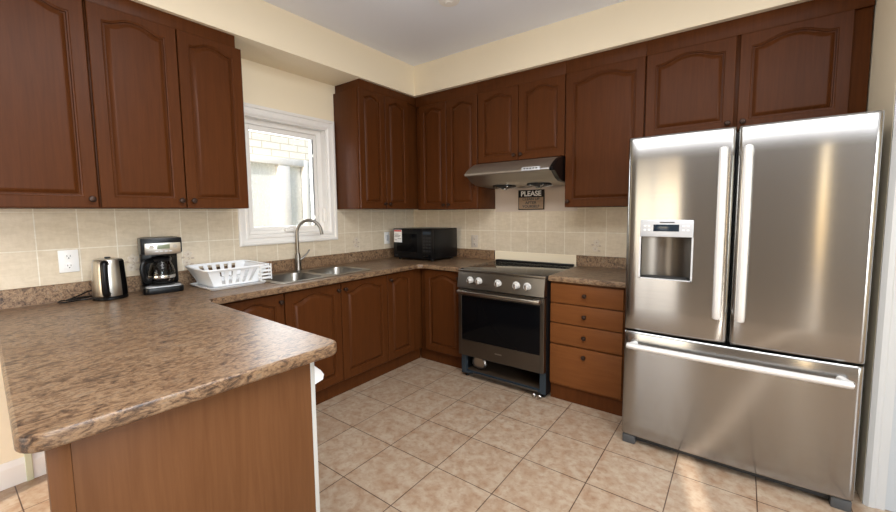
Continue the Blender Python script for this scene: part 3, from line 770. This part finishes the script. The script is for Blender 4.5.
obj('logo', box(B(), .02, .06, -.001, .0005, z0+.018, z0+.026), M['grey'], d)
for x in (.04, mwW-.04):
    for y in (.05, mwD-.05): obj('foot', lathe(B(), [(.014, .0008), (.016, .006), (.016, .0205)], 14, (x, y, 0)), M['dark'], mw)

# ------------------------------------------------------------------ kettle
kt = thing('kettle', 'brushed steel electric kettle with black handle, left of the coffee maker', 'kettle', (.155, -2.69, CT), 0)
obj('base', lathe(B(), [(.074, .0008), (.077, .004), (.077, .016), (.072, .02)], 32), M['black'], kt)
obj('body', lathe(B(), [(.073, .0205), (.075, .03), (.073, .09), (.069, .16), (.066, .208), (.063, .214)], 40), M['kettle_steel'], kt)
obj('lid', lathe(B(), [(.0625, .2145), (.060, .219), (.04, .223), (.012, .224)], 32), M['kettle_steel'], kt)
obj('lid_knob', box(B(), -.012, .012, -.012, .012, .2245, .232, .003), M['black'], kt)
ang = math.radians(-22); ca, sa = math.cos(ang), math.sin(ang)
def rad(r, z, a=ang): return (r*math.cos(a), r*math.sin(a), z)
obj('handle', tube(B(), smooth_pts([rad(.062, .200), rad(.088, .204), rad(.102, .19), rad(.106, .12), rad(.10, .05), rad(.085, .034), rad(.068, .036)], 5), [.0165]*31, 12), M['black'], kt)
a2 = math.radians(50)
bm = B()
ring = []
for z, r in ((.021, .0765), (.09, .0745), (.16, .0705), (.21, .068)):
    ring.append([bm.verts.new((rr_*math.cos(a), rr_*math.sin(a), z)) for rr_ in (r,) for a in [a2-.35+.7*k/8 for k in range(9)]])
for p, q in zip(ring, ring[1:]):
    for i in range(8): bm.faces.new((p[i], p[i+1], q[i+1], q[i]))
bmesh.ops.solidify(bm, geom=bm.faces[:], thickness=.003)
obj('water_gauge', bm, M['black'], kt)
obj('spout', prism(B(), [(-.06, .185), (-.085, .205), (-.088, .214), (-.055, .214)], 'y', -.018, .018, .002), M['kettle_steel'], kt)
zc = CT+.0055
pts = [(.11, -2.755, zc), (.10, -2.80, zc), (.11, -2.84, zc), (.115, -2.87, zc), (.095, -2.89, zc+.002), (.07, -2.875, zc+.004), (.075, -2.85, zc+.006), (.06, -2.80, zc+.02), (.045, -2.75, zc+.035), (.035, -2.69, zc+.02), (.04, -2.66, zc), (.06, -2.70, zc),
       (.07, -2.77, zc+.009), (.085, -2.83, zc+.011), (.10, -2.86, zc+.009), (.115, -2.85, zc+.009), (.10, -2.80, zc+.009), (.095, -2.77, zc+.009)]
tag(obj('power_cord', tube(B(), smooth_pts(pts, 6), .0038, 8), M['black']), 'black power cord coiled on the counter beside the kettle', 'cord')

# ------------------------------------------------------------------ coffee maker
cm = thing('coffee_maker', 'black drip coffee maker with steel control panel and glass carafe', 'coffee maker', (.245, -2.463, CT), math.radians(79.4))
# local: front faces -y, x across
obj('base', prism(B(), rr(-.098, .098, -.005, .20, .03), 'z', .0008, .038, .004), M['black'], cm)
obj('base_trim', prism(B(), rr(-.085, .085, -.008, .07, .025), 'z', .0385, .043), M['panel_silver'], cm)
obj('warming_plate', lathe(B(), [(.062, .0435), (.062, .049), (.058, .051)], 28, (0, .07, 0)), M['dark'], cm)
obj('rear_tank', box(B(), -.092, .092, .142, .20, .0385, .325, .012), M['black'], cm)
hp = prism(B(), [(0.0, .235), (.142, .225), (.142, .325), (-.004, .325), (-.012, .30)], 'x', -.098, .098, .006)
obj('brew_head', hp, M['black'], cm)
hsg = obj('control_panel', box(B(), -.082, .088, -.006, 0, .232, .298, .003), M['kettle_steel'], cm, (0, -.0045, 0), (math.radians(4), 0, 0))
obj('display', box(B(), -.025, .035, -.0085, -.006, .264, .289, .001), M['lcd'], hsg)
for x, z in ((-.05, .277), (.06, .277)): obj('button', lathe(B(), [(.011, -.006), (.010, -.010)], 16, (x, 0, z), 'y'), M['satin'], hsg)
bm = B()
for k in range(4): box(bm, -.035+k*.022, -.02+k*.022, -.0085, -.006, .247, .253, .001)
obj('button_row', bm, M['panel_silver'], hsg)
cf = obj('carafe', lathe(B(), [(.048, .052), (.058, .062), (.066, .09), (.066, .12), (.056, .16), (.047, .18), (.046, .19)], 32, (0, .07, 0), caps=False), M['carafe'], cm)
obj('coffee_band', lathe(B(), [(.0672, .086), (.0682, .09), (.0682, .1), (.0672, .104)], 32, (0, .07, 0), caps=False), M['chrome'], cf)
obj('carafe_lid', lathe(B(), [(.050, .186), (.052, .2), (.045, .212), (.02, .216)], 28, (0, .07, 0)), M['black'], cf)
d0 = Vector((-.86, -.5, 0)).normalized()
hpnts = [Vector((0, .07, 0))+d0*r+Vector((0, 0, z)) for r, z in ((.048, .192), (.085, .19), (.108, .165), (.106, .11), (.088, .078), (.066, .08))]
obj('carafe_handle', tube(B(), smooth_pts(hpnts, 5), .011, 10, 1.3), M['black'], cf)
pts = [(.06, -2.56, CT+.05), (.045, -2.60, CT+.03), (.04, -2.625, CT+.02)]

# ------------------------------------------------------------------ dish rack on its tray
tray = B(); RX0, RX1, RY0, RY1 = .085, .43, -2.285, -1.935
outer = rr(RX0, RX1, RY0, RY1, .03, 5)
def ringmesh(bm, loops):
    V = [[bm.verts.new(p) for p in L] for L in loops]
    for a, b in zip(V, V[1:]):
        for i in range(len(a)): bm.faces.new((a[i], a[(i+1) % len(a)], b[(i+1) % len(a)], b[i]))
    return V
def zl(x0, x1, y0, y1, r, z, n=5): return [(x, y, z) for x, y in rr(x0, x1, y0, y1, r, n)]
z = CT
V = ringmesh(tray, [zl(RX0+.012, RX1-.012, RY0+.012, RY1-.012, .022, z+.0008), zl(RX0, RX1, RY0, RY1, .03, z+.014), zl(RX0+.004, RX1-.004, RY0+.004, RY1-.004, .028, z+.015), zl(RX0+.018, RX1-.018, RY0+.018, RY1-.018, .02, z+.004)])
tray.faces.new(V[-1]); tray.faces.new(list(reversed(V[0])))
bmesh.ops.recalc_face_normals(tray, faces=tray.faces[:])
tag(obj('drip_tray', tray, M['white_plastic']), 'flat white plastic drip tray under the dish rack by the sink', 'tray')
dk = thing('dish_rack', 'white plastic dish rack with slotted sides, left of the sink', 'dish rack', (.235, -2.10, CT+.0065), 0)
def rack_wall(bm, p0, p1, q0, q1, n, slots, r0=.2, r1=.82):
    """wall from bottom edge p0-p1 to top edge q0-q1 as a grid with slots cut out"""
    p0, p1, q0, q1 = map(Vector, (p0, p1, q0, q1)); zs = [0, r0, r0+.12, r1-.12, r1, 1]; xs = [0]
    xs = [k/(n*4) for k in range(n*4+1)]
    P = lambda u, v: (p0.lerp(p1, u)).lerp(q0.lerp(q1, u), v)
    V = {}
    for i, u in enumerate(xs):
        for j, v in enumerate(zs):
            V[i, j] = bm.verts.new(P(u, v))
    for i in range(len(xs)-1):
        for j in range(len(zs)-1):
            cell = i//4; sub = i % 4
            if cell in slots and 0 < j < 4 and (sub in (1, 2)): continue
            bm.faces.new((V[i, j], V[i+1, j], V[i+1, j+1], V[i, j+1]))
bx, by, tx, ty, H_ = .112, .135, .158, .188, .108
bm = B()
rack_wall(bm, (bx, -by, 0), (bx, by, 0), (tx, -ty, H_), (tx, ty, H_), 7, {1, 2, 3, 4, 5}, .12, .9)
rack_wall(bm, (-bx, -by, 0), (-bx, by, 0), (-tx, -ty, H_+.012), (-tx, ty, H_+.012), 7, {1, 2, 3, 4, 5}, .25, .92)
rack_wall(bm, (-bx, -by, 0), (bx, -by, 0), (-tx, -ty, H_+.006), (tx, -ty, H_), 5, set())
rack_wall(bm, (-bx, by, 0), (bx, by, 0), (-tx, ty, H_+.006), (tx, ty, H_), 5, set())
vs = [bm.verts.new(p) for p in ((-bx, -by, 0), (bx, -by, 0), (bx, by, 0), (-bx, by, 0))]; bm.faces.new(vs)
bmesh.ops.remove_doubles(bm, verts=bm.verts[:], dist=.0005)
bmesh.ops.recalc_face_normals(bm, faces=bm.faces[:]); bmesh.ops.solidify(bm, geom=bm.faces[:], thickness=.004)
obj('basket', bm, M['white_plastic'], dk)
loop = [(x, y, H_+.004+.008*(tx-x)/(2*tx)) for x, y in rr(-tx-.008, tx+.008, -ty-.008, ty+.008, .045, 6)]
obj('rim', tube(B(), loop+[loop[0], loop[1]], .0075, 8, .8), M['white_plastic'], dk)
bm = B()
for k in range(6):
    y = -.10+k*.04; tube(bm, [(-.11, y, .004), (-.11, y, .03), (-.02, y, .045), (.02, y, .03), (.02, y, .004)], .0035, 6)
obj('plate_pegs', bm, M['white_plastic'], dk)
cu = obj('cutlery_holder', B(), M['white_plastic'], dk)
bm = B(); y0, y1 = .128, .19
for k in range(4): box(bm, tx-.02-.0, tx+.014, y0+.0, y1+.014, .02+k*.024, .032+k*.024, .003)
for x in (tx-.02, tx+.008): 
    for y in (y0, y1+.008): box(bm, x, x+.006, y, y+.006, .012, .118)
bm.to_mesh(cu.data); bm.free()

# ------------------------------------------------------------------ ceiling fixture
cl = thing('smoke_detector', 'small round white fixture on the ceiling at the top edge', 'ceiling fixture', (1.345, -1.12, CEIL))
obj('housing', lathe(B(), [(.075, -.0008), (.075, -.012), (.066, -.03), (.03, -.036)], 32), M['white'], cl)
obj('centre_cap', lathe(B(), [(.026, -.0362), (.02, -.042)], 24), M['white'], cl)
